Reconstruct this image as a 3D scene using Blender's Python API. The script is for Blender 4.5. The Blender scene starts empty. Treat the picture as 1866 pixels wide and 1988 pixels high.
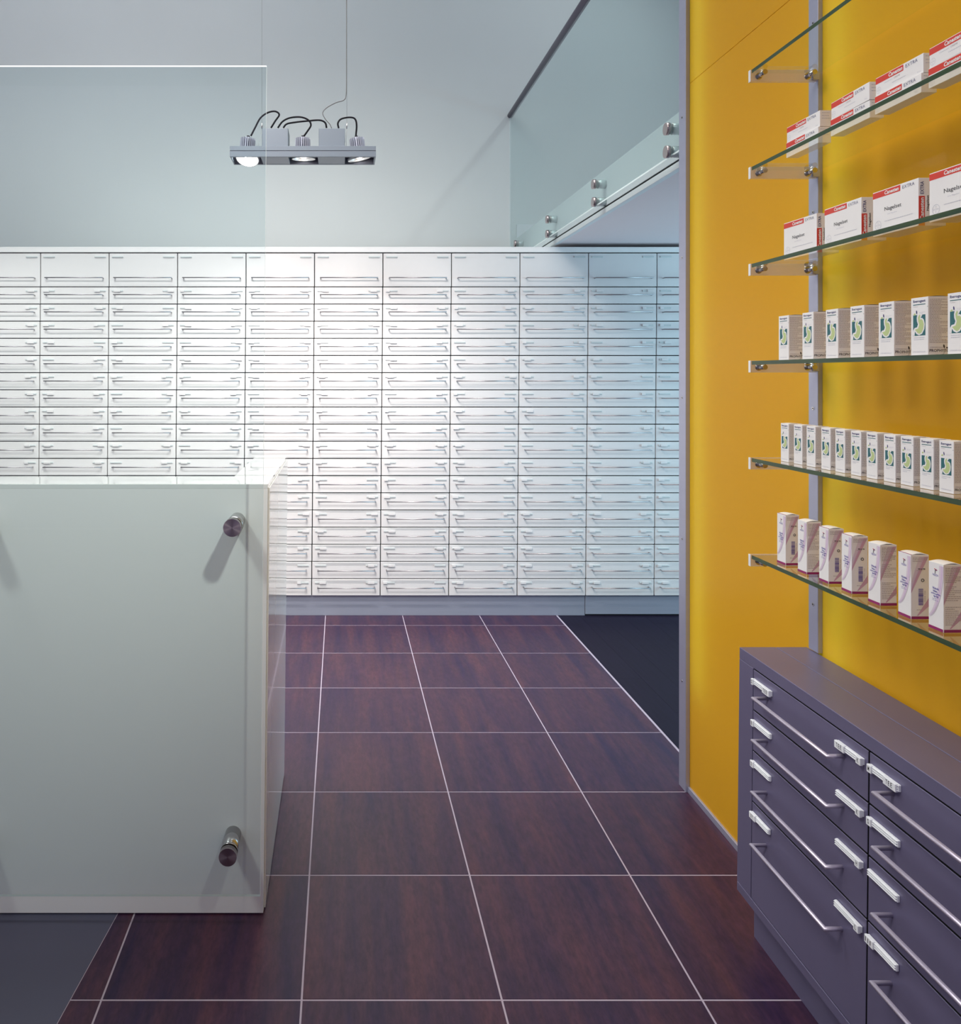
import bpy, bmesh, math, random
from mathutils import Vector, Matrix
random.seed(7)
C = bpy.context.scene.collection
SC = bpy.context.scene
F = 1556.0          # focal length in pixels of the 1866 px wide frame
EYE = 1.40

# ------------------------------------------------------------------ camera
cam_d = bpy.data.cameras.new('camera'); cam = bpy.data.objects.new('camera', cam_d); C.objects.link(cam)
cam.location = (0, 0, EYE); cam.rotation_euler = (math.pi/2, 0, 0)
cam_d.sensor_fit = 'HORIZONTAL'; cam_d.sensor_width = 36.0
cam_d.lens = 36.0*F/1866.0
cam_d.shift_x = (933-661)/1866.0
cam_d.shift_y = -(994-729)/1866.0
cam_d.clip_start = 0.05
SC.camera = cam
SC.view_settings.view_transform = 'Standard'; SC.view_settings.look = 'None'
SC.view_settings.gamma = 1.0; SC.view_settings.use_curve_mapping = False
SC.view_settings.exposure = 0.0

# ------------------------------------------------------------------ world and large lights
W = bpy.data.worlds.new('world'); SC.world = W; W.use_nodes = True
W.node_tree.nodes['Background'].inputs[0].default_value = (0.45, 0.52, 1.0, 1)
W.node_tree.nodes['Background'].inputs[1].default_value = 0.16

def area(name, loc, target, sx, sy, power, col, spread=180):
    d = bpy.data.lights.new(name, 'AREA'); d.shape = 'RECTANGLE'; d.size = sx; d.size_y = sy
    d.energy = power; d.color = col; d.spread = math.radians(spread)
    o = bpy.data.objects.new(name, d); C.objects.link(o); o.location = loc
    o.rotation_euler = (Vector(target)-Vector(loc)).to_track_quat('-Z', 'Y').to_euler()
    return o
def spot(name, loc, target, power, col, angle, blend=0.6, r=0.05):
    d = bpy.data.lights.new(name, 'SPOT'); d.energy = power; d.color = col
    d.spot_size = math.radians(angle); d.spot_blend = blend; d.shadow_soft_size = r
    o = bpy.data.objects.new(name, d); C.objects.link(o); o.location = loc
    o.rotation_euler = (Vector(target)-Vector(loc)).to_track_quat('-Z', 'Y').to_euler()
    return o
area('shopfront_daylight', (-0.8, -3.3, 2.2), (-0.8, 0, 2.0), 7.5, 3.6, 37, (0.92, 0.84, 1.0))
area('ceiling_light', (-1.0, 3.2, 4.55), (-1.0, 3.6, 0), 4.0, 1.2, 62, (1.0, 1.0, 0.95), 130)
area('side_window_daylight', (3.9, 3.7, 1.45), (0.6, 4.5, 1.1), 1.9, 2.2, 72, (0.50, 0.84, 1.0), 150)
spot('ceiling_spot_front', (1.0, 0.0, 3.7), (-0.75, 2.05, 1.80), 390, (0.97, 1.0, 0.90), 50, 1.0, 0.09)
spot('ceiling_spot_front', (-2.0, 0.1, 3.9), (-0.65, 2.05, 1.75), 170, (0.97, 1.0, 0.92), 50, 1.0, 0.2)
spot('aisle_fill', (1.0, 2.9, 4.4), (0.1, 3.9, 0.0), 130, (1.0, 0.93, 0.95), 42, 1.0, 0.10)  # added fill with no fixture, brightens counter side and far tiles
spot('drawer_wall_fill', (-0.9, 0.9, 4.4), (-0.3, 4.66, 1.2), 720, (1.0, 0.965, 0.94), 56, 1.0, 0.55)  # unseen frontal fill added to even out the drawer wall
area('upper_wall_fill', (-1.6, 3.9, 4.5), (-1.6, 5.7, 3.6), 3.4, 0.5, 21, (0.9, 0.93, 1.0), 170)  # added soft fill from ceiling height for the upper back wall
spot('ceiling_spot_shelf', (-1.5, 0.9, 4.1), (1.15, 1.70, 0.95), 365, (1.0, 0.95, 0.88), 56, 1.0, 0.9)
spot('ceiling_spot_gallery', (2.2, 4.3, 4.50), (0.8, 5.7, 2.6), 24, (0.9, 1.0, 1.0), 120, 0.8, 0.05)
for x, e in ((-2.05, 28), (-2.45, 26)):
    spot('wall_washer_spot', (x, 3.75, 2.45), (x*0.85, 4.66, -0.6), e, (1.0, 0.95, 0.91), 122, 1.0, 0.02)

# ------------------------------------------------------------------ materials
def mat(name, col=(0.8,)*3, rough=0.5, metal=0.0, coat=0.0, spec=0.5, noise=0.0, nscale=(20, 20, 20), bump=0.0, emis=None, estr=0.0):
    m = bpy.data.materials.new(name); m.use_nodes = True
    nt = m.node_tree; b = nt.nodes['Principled BSDF']
    b.inputs['Base Color'].default_value = (*col, 1); b.inputs['Roughness'].default_value = rough
    b.inputs['Metallic'].default_value = metal; b.inputs['Coat Weight'].default_value = coat
    b.inputs['Coat Roughness'].default_value = 0.03
    b.inputs['Specular IOR Level'].default_value = spec
    if emis:
        b.inputs['Emission Color'].default_value = (*emis, 1); b.inputs['Emission Strength'].default_value = estr
    tc = nt.nodes.new('ShaderNodeTexCoord'); mp = nt.nodes.new('ShaderNodeMapping'); mp.inputs['Scale'].default_value = nscale
    nz = nt.nodes.new('ShaderNodeTexNoise'); nz.inputs['Scale'].default_value = 1.0; nz.inputs['Detail'].default_value = 4
    nt.links.new(tc.outputs['Object'], mp.inputs[0]); nt.links.new(mp.outputs[0], nz.inputs['Vector'])
    n = max(noise, 0.012)
    mx = nt.nodes.new('ShaderNodeMix'); mx.data_type = 'RGBA'
    mx.inputs['A'].default_value = (*[c*(1-n) for c in col], 1); mx.inputs['B'].default_value = (*[min(1, c*(1+n)) for c in col], 1)
    nt.links.new(nz.outputs['Fac'], mx.inputs['Factor']); nt.links.new(mx.outputs['Result'], b.inputs['Base Color'])
    if bump:
        bp = nt.nodes.new('ShaderNodeBump'); bp.inputs['Strength'].default_value = bump; bp.inputs['Distance'].default_value = 0.002
        nt.links.new(nz.outputs['Fac'], bp.inputs['Height']); nt.links.new(bp.outputs[0], b.inputs['Normal'])
    return m

def glass(name, tint, ior=1.45, haze=0.0, hazecol=(1, 1, 1), boost=1.0):
    """clear pane seen in two walls: tinted transparency + mirror reflection on the outward side"""
    m = bpy.data.materials.new(name); m.use_nodes = True; nt = m.node_tree
    for n in list(nt.nodes): nt.nodes.remove(n)
    out = nt.nodes.new('ShaderNodeOutputMaterial')
    tr = nt.nodes.new('ShaderNodeBsdfTransparent'); tr.inputs[0].default_value = (*[math.sqrt(t) for t in tint], 1)
    gl = nt.nodes.new('ShaderNodeBsdfGlossy'); gl.inputs['Roughness'].default_value = 0.0; gl.inputs[0].default_value = (1, 1, 1, 1)
    fr = nt.nodes.new('ShaderNodeFresnel'); fr.inputs[0].default_value = ior
    ge = nt.nodes.new('ShaderNodeNewGeometry')
    s = nt.nodes.new('ShaderNodeMath'); s.operation = 'SUBTRACT'; s.inputs[0].default_value = 1.0
    nt.links.new(ge.outputs['Backfacing'], s.inputs[1])
    mu = nt.nodes.new('ShaderNodeMath'); mu.operation = 'MULTIPLY'
    nt.links.new(fr.outputs[0], mu.inputs[0]); nt.links.new(s.outputs[0], mu.inputs[1])
    m2 = nt.nodes.new('ShaderNodeMath'); m2.operation = 'MULTIPLY'; m2.inputs[1].default_value = boost
    nt.links.new(mu.outputs[0], m2.inputs[0]); mu = m2
    mix = nt.nodes.new('ShaderNodeMixShader')
    base = tr
    if haze:
        df = nt.nodes.new('ShaderNodeBsdfDiffuse'); df.inputs[0].default_value = (*hazecol, 1)
        mh = nt.nodes.new('ShaderNodeMixShader'); mh.inputs[0].default_value = haze
        nt.links.new(tr.outputs[0], mh.inputs[1]); nt.links.new(df.outputs[0], mh.inputs[2]); base = mh
    nt.links.new(mu.outputs[0], mix.inputs[0]); nt.links.new(base.outputs[0], mix.inputs[1]); nt.links.new(gl.outputs[0], mix.inputs[2])
    nt.links.new(mix.outputs[0], out.inputs[0])
    return m

M = {}
M['wall'] = mat('painted_wall', (0.74, 0.79, 0.785), 0.75, noise=0.03, nscale=(2, 2, 2))
M['wall_white'] = mat('white_wall', (0.74, 0.76, 0.78), 0.8)
M['ceiling'] = mat('ceiling_paint', (0.75, 0.78, 0.8), 0.8)
M['lacquer'] = mat('white_lacquer', (0.88, 0.87, 0.86), 0.30, coat=0.2)
M['drawer_white'] = mat('drawer_white', (0.76, 0.745, 0.74), 0.42, noise=0.02)
M['recess_shade'] = mat('recess_shade', (0.008, 0.008, 0.010), 0.7)  # near-black: the shade of gaps and recesses is put into the colour
M['counter_white'] = mat('counter_white', (0.82, 0.81, 0.80), 0.45, noise=0.015, nscale=(3, 3, 3))
M['side_gloss'] = mat('side_panel_gloss', (0.85, 0.84, 0.82), 0.10, coat=0.35, spec=0.5)
M['counter_gloss'] = mat('counter_gloss', (0.78, 0.78, 0.76), 0.12, coat=1.0, spec=0.9)
M['steel'] = mat('brushed_steel', (0.55, 0.53, 0.54), 0.22, metal=1.0, noise=0.06, nscale=(4, 4, 300))
M['steel_cap'] = mat('turned_steel', (0.50, 0.42, 0.42), 0.28, metal=1.0)
M['pale_steel'] = mat('pale_sleeve', (0.62, 0.70, 0.70), 0.25, metal=0.25)
M['rod'] = mat('handle_steel', (0.42, 0.40, 0.42), 0.32, metal=1.0)
M['handle'] = mat('satin_handle_metal', (0.60, 0.54, 0.66), 0.34, metal=0.55)
M['alu'] = mat('anodised_aluminium', (0.44, 0.45, 0.58), 0.40, metal=0.55, noise=0.04, nscale=(2, 2, 60))
M['alu_grey'] = mat('plinth_metal', (0.40, 0.43, 0.52), 0.38, metal=0.4, noise=0.06, nscale=(1.5, 1.5, 40))
M['cabinet_grey'] = mat('cabinet_grey_metal', (0.178, 0.163, 0.275), 0.38, metal=0.35, noise=0.07, nscale=(3, 6, 3))
M['lamp_grey'] = mat('lamp_grey_paint', (0.165, 0.20, 0.245), 0.4, metal=0.1)
M['lamp_dark'] = mat('lamp_well_dark', (0.16, 0.17, 0.22), 0.5)
M['sink'] = mat('heat_sink_aluminium', (0.42, 0.44, 0.52), 0.45, metal=0.4)
M['bulb_dim'] = mat('burner_seen_edge_on', (1, 1, 1), 0.3, emis=(1.0, 0.96, 0.9), estr=7)
M['black'] = mat('black_cable', (0.004, 0.004, 0.008), 0.5, spec=0.15)
M['cord'] = mat('grey_cord', (0.12, 0.12, 0.12), 0.5)
M['wire'] = mat('steel_wire', (0.4, 0.42, 0.42), 0.4, metal=0.6)
M['bulb'] = mat('lamp_face', (1, 1, 1), 0.3, emis=(1.0, 0.96, 0.9), estr=45)
M['reflector'] = mat('lamp_reflector', (0.8, 0.8, 0.8), 0.35, metal=0.8)
M['rail_dark'] = mat('handrail_dark_metal', (0.10, 0.09, 0.13), 0.35, metal=0.4)
M['fascia'] = mat('fascia_white', (0.80, 0.84, 0.86), 0.6)
M['soffit'] = mat('soffit_paint', (0.84, 0.74, 0.76), 0.7)
M['grout'] = mat('grout', (0.42, 0.36, 0.44), 0.9, noise=0.1, nscale=(60, 60, 60))
M['grey_floor'] = mat('grey_floor_finish', (0.070, 0.070, 0.115), 0.55, noise=0.12, nscale=(3, 2, 3))
M['glass_screen'] = glass('screen_glass', (0.86, 0.925, 0.93))
M['glass_rail'] = glass('balustrade_glass', (0.80, 0.90, 0.90), 1.4)
M['glass_shelf'] = glass('shelf_glass', (0.90, 0.96, 0.92), 1.5, boost=1.3)
M['edge_pale'] = mat('pale_glass_edge', (0.70, 0.80, 0.80), 0.15)
def edge_mat():
    m = bpy.data.materials.new('polished_pane_edge'); m.use_nodes = True; nt = m.node_tree
    for n in list(nt.nodes): nt.nodes.remove(n)
    out = nt.nodes.new('ShaderNodeOutputMaterial'); tl = nt.nodes.new('ShaderNodeBsdfTranslucent'); tl.inputs[0].default_value = (0.95, 1, 1, 1)
    df = nt.nodes.new('ShaderNodeBsdfDiffuse'); df.inputs[0].default_value = (0.75, 0.85, 0.85, 1); mx = nt.nodes.new('ShaderNodeMixShader'); mx.inputs[0].default_value = 0.35
    nt.links.new(tl.outputs[0], mx.inputs[1]); nt.links.new(df.outputs[0], mx.inputs[2]); nt.links.new(mx.outputs[0], out.inputs[0]); return m
M['edge_screen'] = edge_mat()
M['acrylic'] = glass('bracket_acrylic', (0.82, 0.80, 0.78), 1.5, haze=0.30, hazecol=(0.85, 0.82, 0.86), boost=1.5)
M['acrylic_edge'] = mat('acrylic_edge', (0.85, 0.86, 0.9), 0.2)
M['card'] = mat('white_card', (0.93, 0.905, 0.90), 0.45, coat=0.15)
M['clip'] = mat('label_clip_plastic', (0.90, 0.92, 0.95), 0.25)
M['clip_small'] = mat('label_clip_grey', (0.62, 0.66, 0.66), 0.35)
M['red'] = mat('red_ink', (0.72, 0.05, 0.03), 0.45)
M['white_ink'] = mat('white_ink', (0.9, 0.88, 0.88), 0.45)
M['navy'] = mat('navy_ink', (0.03, 0.03, 0.16), 0.5)
M['dark_ink'] = mat('dark_ink', (0.03, 0.025, 0.03), 0.5)
M['grey_ink'] = mat('grey_ink', (0.56, 0.56, 0.64), 0.5)
M['text_ink'] = mat('small_print_ink', (0.46, 0.41, 0.42), 0.5)
M['teal'] = mat('teal_ink', (0.02, 0.14, 0.16), 0.5)
M['lime'] = mat('lime_ink', (0.56, 0.66, 0.30), 0.5)
M['violet'] = mat('violet_ink', (0.13, 0.10, 0.42), 0.5)
M['magenta'] = mat('magenta_ink', (0.30, 0.01, 0.13), 0.45)
M['pink1'] = mat('pale_lilac_ink', (0.72, 0.56, 0.74), 0.45)
M['pink2'] = mat('rose_ink', (0.66, 0.40, 0.56), 0.45)
M['pink3'] = mat('light_rose_ink', (0.78, 0.66, 0.76), 0.45)

def shelf_edge():
    m = mat('green_glass_edge', (0.05, 0.11, 0.07), 0.3, spec=0.25)
    nt = m.node_tree; b = nt.nodes['Principled BSDF']
    mx = [n for n in nt.nodes if n.type == 'MIX'][0]; mp = [n for n in nt.nodes if n.type == 'MAPPING'][0]
    mp.inputs['Scale'].default_value = (5, 9, 120)
    mx.inputs['A'].default_value = (0.008, 0.035, 0.040, 1); mx.inputs['B'].default_value = (0.075, 0.12, 0.035, 1)
    return m
M['edge_green'] = shelf_edge()

def tile_mat():
    m = bpy.data.materials.new('oxide_tile'); m.use_nodes = True; nt = m.node_tree; b = nt.nodes['Principled BSDF']
    tc = nt.nodes.new('ShaderNodeTexCoord'); oi = nt.nodes.new('ShaderNodeObjectInfo')
    ad = nt.nodes.new('ShaderNodeVectorMath'); ad.operation = 'ADD'
    sc = nt.nodes.new('ShaderNodeMath'); sc.operation = 'MULTIPLY'; sc.inputs[1].default_value = 37.0
    nt.links.new(oi.outputs['Random'], sc.inputs[0])
    nt.links.new(tc.outputs['Object'], ad.inputs[0]); nt.links.new(sc.outputs[0], ad.inputs[1])
    def noise(scale, det, rough=0.6):
        mp = nt.nodes.new('ShaderNodeMapping'); mp.inputs['Scale'].default_value = scale
        nz = nt.nodes.new('ShaderNodeTexNoise'); nz.inputs['Scale'].default_value = 1; nz.inputs['Detail'].default_value = det
        nz.inputs['Roughness'].default_value = rough
        nt.links.new(ad.outputs[0], mp.inputs[0]); nt.links.new(mp.outputs[0], nz.inputs['Vector']); return nz
    a = noise((15, 1.3, 1), 6, 0.65); c = noise((70, 22, 1), 6, 0.75)
    ra = nt.nodes.new('ShaderNodeValToRGB'); nt.links.new(a.outputs['Fac'], ra.inputs[0])
    e = ra.color_ramp.elements
    e[0].position = 0.32; e[0].color = (0.022, 0.011, 0.046, 1); e[1].position = 0.68; e[1].color = (0.076, 0.028, 0.046, 1)
    e2 = e.new(0.5); e2.color = (0.048, 0.020, 0.047, 1)
    rc = nt.nodes.new('ShaderNodeValToRGB'); nt.links.new(c.outputs['Fac'], rc.inputs[0])
    rc.color_ramp.elements[0].position = 0.35; rc.color_ramp.elements[0].color = (0.62, 0.62, 0.72, 1)
    rc.color_ramp.elements[1].position = 0.7; rc.color_ramp.elements[1].color = (1.3, 1.2, 1.15, 1)
    mx = nt.nodes.new('ShaderNodeMix'); mx.data_type = 'RGBA'; mx.blend_type = 'MULTIPLY'; mx.inputs['Factor'].default_value = 1
    nt.links.new(ra.outputs[0], mx.inputs['A']); nt.links.new(rc.outputs[0], mx.inputs['B']); nt.links.new(mx.outputs['Result'], b.inputs['Base Color'])
    b.inputs['Roughness'].default_value = 0.40; b.inputs['Specular IOR Level'].default_value = 0.32
    bp = nt.nodes.new('ShaderNodeBump'); bp.inputs['Strength'].default_value = 0.12; bp.inputs['Distance'].default_value = 0.001
    nt.links.new(c.outputs['Fac'], bp.inputs['Height']); nt.links.new(bp.outputs[0], b.inputs['Normal'])
    return m
M['tile'] = tile_mat()

def wood_mat():
    m = mat('dark_wood', (0.009, 0.006, 0.018), 0.5, spec=0.12, noise=0.5, nscale=(60, 3, 60)); return m
M['wood'] = wood_mat()

def panel_mat():
    """orange translucent panel in front of lit tubes: diffuse reflection plus transmitted light; its rear skin is clear"""
    m = bpy.data.materials.new('orange_translucent_panel'); m.use_nodes = True; nt = m.node_tree
    for n in list(nt.nodes): nt.nodes.remove(n)
    out = nt.nodes.new('ShaderNodeOutputMaterial')
    df = nt.nodes.new('ShaderNodeBsdfDiffuse'); df.inputs[0].default_value = (0.90, 0.45, 0.028, 1)
    tl = nt.nodes.new('ShaderNodeBsdfTranslucent'); tl.inputs[0].default_value = (0.70, 0.55, 0.07, 1)
    mix = nt.nodes.new('ShaderNodeMixShader'); mix.inputs[0].default_value = 0.28
    gl = nt.nodes.new('ShaderNodeBsdfGlossy'); gl.inputs['Roughness'].default_value = 0.12
    fr = nt.nodes.new('ShaderNodeFresnel'); fr.inputs[0].default_value = 1.12
    m2 = nt.nodes.new('ShaderNodeMixShader')
    nt.links.new(df.outputs[0], mix.inputs[1]); nt.links.new(tl.outputs[0], mix.inputs[2])
    nt.links.new(fr.outputs[0], m2.inputs[0]); nt.links.new(mix.outputs[0], m2.inputs[1]); nt.links.new(gl.outputs[0], m2.inputs[2])
    nt.links.new(m2.outputs[0], out.inputs[0])
    r = bpy.data.materials.new('clear_rear_skin'); r.use_nodes = True; nt = r.node_tree
    for n in list(nt.nodes): nt.nodes.remove(n)
    out = nt.nodes.new('ShaderNodeOutputMaterial'); t = nt.nodes.new('ShaderNodeBsdfTransparent')
    nt.links.new(t.outputs[0], out.inputs[0])
    return m, r
M['panel'], M['panel_rear'] = panel_mat()

# ------------------------------------------------------------------ mesh helpers
def box(bm, x0, x1, y0, y1, z0, z1, mi=0, bev=0.0, seg=1):
    vs = [bm.verts.new((x, y, z)) for x in (x0, x1) for y in (y0, y1) for z in (z0, z1)]
    fs = [bm.faces.new([vs[i] for i in q]) for q in ((0,1,3,2), (4,6,7,5), (0,4,5,1), (2,3,7,6), (0,2,6,4), (1,5,7,3))]
    for f in fs: f.material_index = mi
    if bev:
        es = list({e for f in fs for e in f.edges})
        r = bmesh.ops.bevel(bm, geom=es, offset=bev, segments=seg, affect='EDGES', profile=0.5)
        for f in r['faces']: f.material_index = mi
    return fs
def prism(bm, pts, z0, z1, mi=0):
    lo = [bm.verts.new((x, y, z0)) for x, y in pts]; hi = [bm.verts.new((x, y, z1)) for x, y in pts]
    f = [bm.faces.new(hi), bm.faces.new(lo[::-1])]
    for i in range(len(pts)):
        j = (i+1) % len(pts); f.append(bm.faces.new((lo[i], lo[j], hi[j], hi[i])))
    for x in f: x.material_index = mi
def tube(bm, pts, r, seg=10, mi=0, caps=True):
    pts = [Vector(p) for p in pts]; rings = []
    n = len(pts); up = None
    for i, p in enumerate(pts):
        a = (pts[i]-pts[i-1]).normalized() if i else None
        b = (pts[i+1]-pts[i]).normalized() if i < n-1 else None
        t = ((a or b)+(b or a)).normalized()
        if up is None:
            up = Vector((0, 0, 1)) if abs(t.z) < 0.9 else Vector((1, 0, 0))
        s = t.cross(up).normalized(); u = s.cross(t).normalized(); up = u
        k = 1.0
        if a is not None and b is not None:
            k = 1/max(0.4, math.sqrt(max(0.01, (1+a.dot(b))/2)))
        ring = []
        bend = (b-a) if (a is not None and b is not None) else None
        for q in range(seg):
            an = 2*math.pi*q/seg; d = s*math.cos(an)+u*math.sin(an)
            if bend is not None and bend.length > 1e-4:
                bn = bend.normalized(); bn = (bn-t*bn.dot(t))
                if bn.length > 1e-4:
                    bn.normalize(); c = d.dot(bn); d = d+bn*c*(k-1)
            ring.append(bm.verts.new(p+d*r))
        rings.append(ring)
    for i in range(n-1):
        for q in range(seg):
            f = bm.faces.new((rings[i][q], rings[i+1][q], rings[i+1][(q+1) % seg], rings[i][(q+1) % seg])); f.material_index = mi; f.smooth = True
    if caps:
        f = bm.faces.new(rings[0]); f.material_index = mi; f = bm.faces.new(rings[-1][::-1]); f.material_index = mi
def cyl(bm, p0, p1, r, seg=24, mi=0, r2=None):
    p0, p1 = Vector(p0), Vector(p1); t = (p1-p0).normalized()
    up = Vector((0, 0, 1)) if abs(t.z) < 0.9 else Vector((1, 0, 0)); s = t.cross(up).normalized(); u = s.cross(t)
    A, B = [], []
    for q in range(seg):
        an = 2*math.pi*q/seg; d = s*math.cos(an)+u*math.sin(an)
        A.append(bm.verts.new(p0+d*r)); B.append(bm.verts.new(p1+d*(r if r2 is None else r2)))
    for q in range(seg):
        f = bm.faces.new((A[q], B[q], B[(q+1) % seg], A[(q+1) % seg])); f.smooth = True; f.material_index = mi
    f = bm.faces.new(A); f.material_index = mi; f = bm.faces.new(B[::-1]); f.material_index = mi
def lean(bm, k, z0):
    for v in bm.verts: v.co.x += k*(v.co.z-z0)
def smooth_path(pts, n=6):
    P = [Vector(p) for p in pts]; P = [2*P[0]-P[1]]+P+[2*P[-1]-P[-2]]; out = []
    for i in range(1, len(P)-2):
        for k in range(n):
            t = k/n; a, b, c, d = P[i-1], P[i], P[i+1], P[i+2]
            out.append(0.5*((2*b)+(c-a)*t+(2*a-5*b+4*c-d)*t*t+(3*b-a-3*c+d)*t**3))
    out.append(P[-2]); return out
def mesh(name, bm, mats):
    bmesh.ops.recalc_face_normals(bm, faces=bm.faces)
    me = bpy.data.meshes.new(name); bm.to_mesh(me); bm.free()
    for m in (mats if isinstance(mats, (list, tuple)) else [mats]): me.materials.append(m)
    return me
def part(name, data, mats=None, parent=None, loc=(0, 0, 0), label=None):
    me = mesh(name, data, mats) if isinstance(data, bmesh.types.BMesh) else data
    o = bpy.data.objects.new(name, me); C.objects.link(o); o.location = loc
    if parent: o.parent = parent
    if label: o['label'] = label
    return o
def thing(name, label, cat, loc=(0, 0, 0), group=None):
    o = bpy.data.objects.new(name, None); C.objects.link(o); o.location = loc; o.empty_display_size = 0.1
    o['label'] = label; o['category'] = cat
    if group: o['group'] = group
    return o
def struct(name, data, mats=None, parent=None, loc=(0, 0, 0), label=None, cat=None):
    o = part(name, data, mats, parent, loc, label)
    if not parent:
        o['kind'] = 'structure'
        if cat: o['category'] = cat
    return o
def copy_tree(o, parent=None):
    c = o.copy(); C.objects.link(c)
    if parent: c.parent = parent
    for ch in o.children: copy_tree(ch, c)
    return c
def NB(): return bmesh.new()
def P(px, py, Y): return Vector(((px-661)/F*Y, Y, EYE-(py-729)/F*Y))

# ================================================================== SETTING
WY = 5.70           # back wall
# floor slab (grout shows between tiles)
bm = NB(); box(bm, -5.0, 4.2, -3.4, 5.9, -0.08, -0.0008)
floor = struct('floor', bm, M['grout'], label='floor of dark oxide tiles with pale joints', cat='floor')
T = 0.4492; X0 = -0.087; Y0 = 1.797; G = 0.0022
def clip(poly, a, b):           # keep the side to the right of a->b
    out = []
    def side(p): return (b[0]-a[0])*(p[1]-a[1])-(b[1]-a[1])*(p[0]-a[0])
    for i in range(len(poly)):
        p, q = poly[i], poly[(i+1) % len(poly)]; sp, sq = side(p), side(q)
        if sp <= 0: out.append(p)
        if sp*sq < 0:
            t = sp/(sp-sq); out.append((p[0]+(q[0]-p[0])*t, p[1]+(q[1]-p[1])*t))
    return out
A_, B_ = (-0.5812-0.0922*-3, 2.082), (-0.5812, 2.082)
LA = (-0.5812-(2.082-(-3.3))*0.0922, -3.3); LB = (-0.5812+0.002, 2.10)   # border of the grey floor
tile_me = {}
for i in range(-9, 3):
    for j in range(-6, 7):
        xa, xb = X0+i*T+G, X0+(i+1)*T-G; ya, yb = Y0+j*T+G, Y0+(j+1)*T-G
        if xa < -4.0: continue
        if yb > 4.96: continue
        if i >= 3: continue
        poly = [(xa, ya), (xb, ya), (xb, yb), (xa, yb)]
        cx, cy = (xa+xb)/2, (ya+yb)/2
        cut = False
        if ya < 2.10 and xa < -0.57:
            g = 0.0022
            if yb <= 2.10: p2 = clip(poly, (LA[0]+g, LA[1]), (LB[0]+g, LB[1]))
            else:
                p2 = clip(poly, (LA[0]+g, LA[1]), (LB[0]+g, LB[1]))
            if len(p2) < 3 or max(p[0] for p in p2)-min(p[0] for p in p2) < 0.01: continue
            poly = p2; cut = True
        if ya < -2.4: continue
        bm = NB()
        if cut:
            prism(bm, [(p[0]-cx, p[1]-cy) for p in poly], -0.012, 0.0)
            me = mesh('tile', bm, M['tile'])
        else:
            if 'q' not in tile_me:
                box(bm, xa-cx, xb-cx, ya-cy, yb-cy, -0.012, 0.0, bev=0.0006)
                tile_me['q'] = mesh('tile', bm, M['tile'])
            me = tile_me['q']
        part('tile', me, None, floor, (cx, cy, 0))
# last column on the right goes up to the long joint
bm = NB()
for j in range(-6, 7):
    xa, xb = X0+2*T+G, 1.262-G
# grey floor field in front of the counter
bm = NB(); prism(bm, [(-4.5, -3.3), (LA[0], LA[1]), (LB[0], LB[1]), (-4.5, 2.10)], -0.012, 0.0)
part('grey_floor_field', bm, M['grey_floor'], floor, label='smooth dark grey floor field in front of the counter')
# dark wood planks beyond the tiles
wme = {}
for k in range(16):
    xa = 1.268+k*0.125; ys = [2.5-(k*0.37) % 1.1]
    while ys[-1] < 5.6: ys.append(ys[-1]+1.2)
    for a, b in zip(ys, ys[1:]):
        a2, b2 = max(a, 1.6), min(b, 5.65)
        if b2-a2 < 0.05: continue
        bm = NB(); box(bm, 0.0001, 0.1249, a2-a+0.0001, b2-a-0.0001, -0.012, 0.0+random.uniform(-0.0002, 0.0001), bev=0.0003)
        part('plank', bm, M['wood'], floor, (xa, a, 0))

bm = NB(); box(bm, -5.0, 4.2, WY, WY+0.15, 0, 4.6)
struct('wall_back', bm, M['wall'], label='pale blue-green back wall above the drawer wall', cat='wall')
bm = NB(); box(bm, -5.15, -5.0, -3.4, 5.85, 0, 4.6)
struct('wall_left', bm, M['wall_white'])
bm = NB(); box(bm, 4.2, 4.35, -3.4, 5.85, 0, 4.6)
struct('wall_right', bm, M['wall_white'])
bm = NB(); box(bm, -5.15, 4.35, -3.4, 5.85, 4.6, 4.7)
struct('ceiling', bm, M['ceiling'])

# ---- yellow partition: translucent panels over a lit cavity
XW = 1.173
bm = NB(); box(bm, 1.255, 1.262, -1.5, 2.742, 0.0, 4.58); box(bm, XW+0.004, 1.255, 2.73, 2.742, 0, 4.58); box(bm, XW+0.004, 1.255, -1.5, -1.49, 0, 4.58)
part_wall = struct('wall_partition', bm, M['wall_white'], label='translucent orange-yellow shelf wall on the right', cat='wall')
def wpanel(z0, z1, y0=-1.49, y1=2.728):
    bm = NB(); fs = box(bm, XW, XW+0.004, y0, y1, z0, z1, 0)
    for f in bm.faces:
        if sum(v.co.x for v in f.verts)/4 > XW+0.0039: f.material_index = 1
    me = mesh('wall_panel', bm, [M['panel'], M['panel_rear']])
    part('wall_panel', me, None, part_wall)
wpanel(0.02, 2.379); wpanel(2.381, 4.55)
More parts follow.
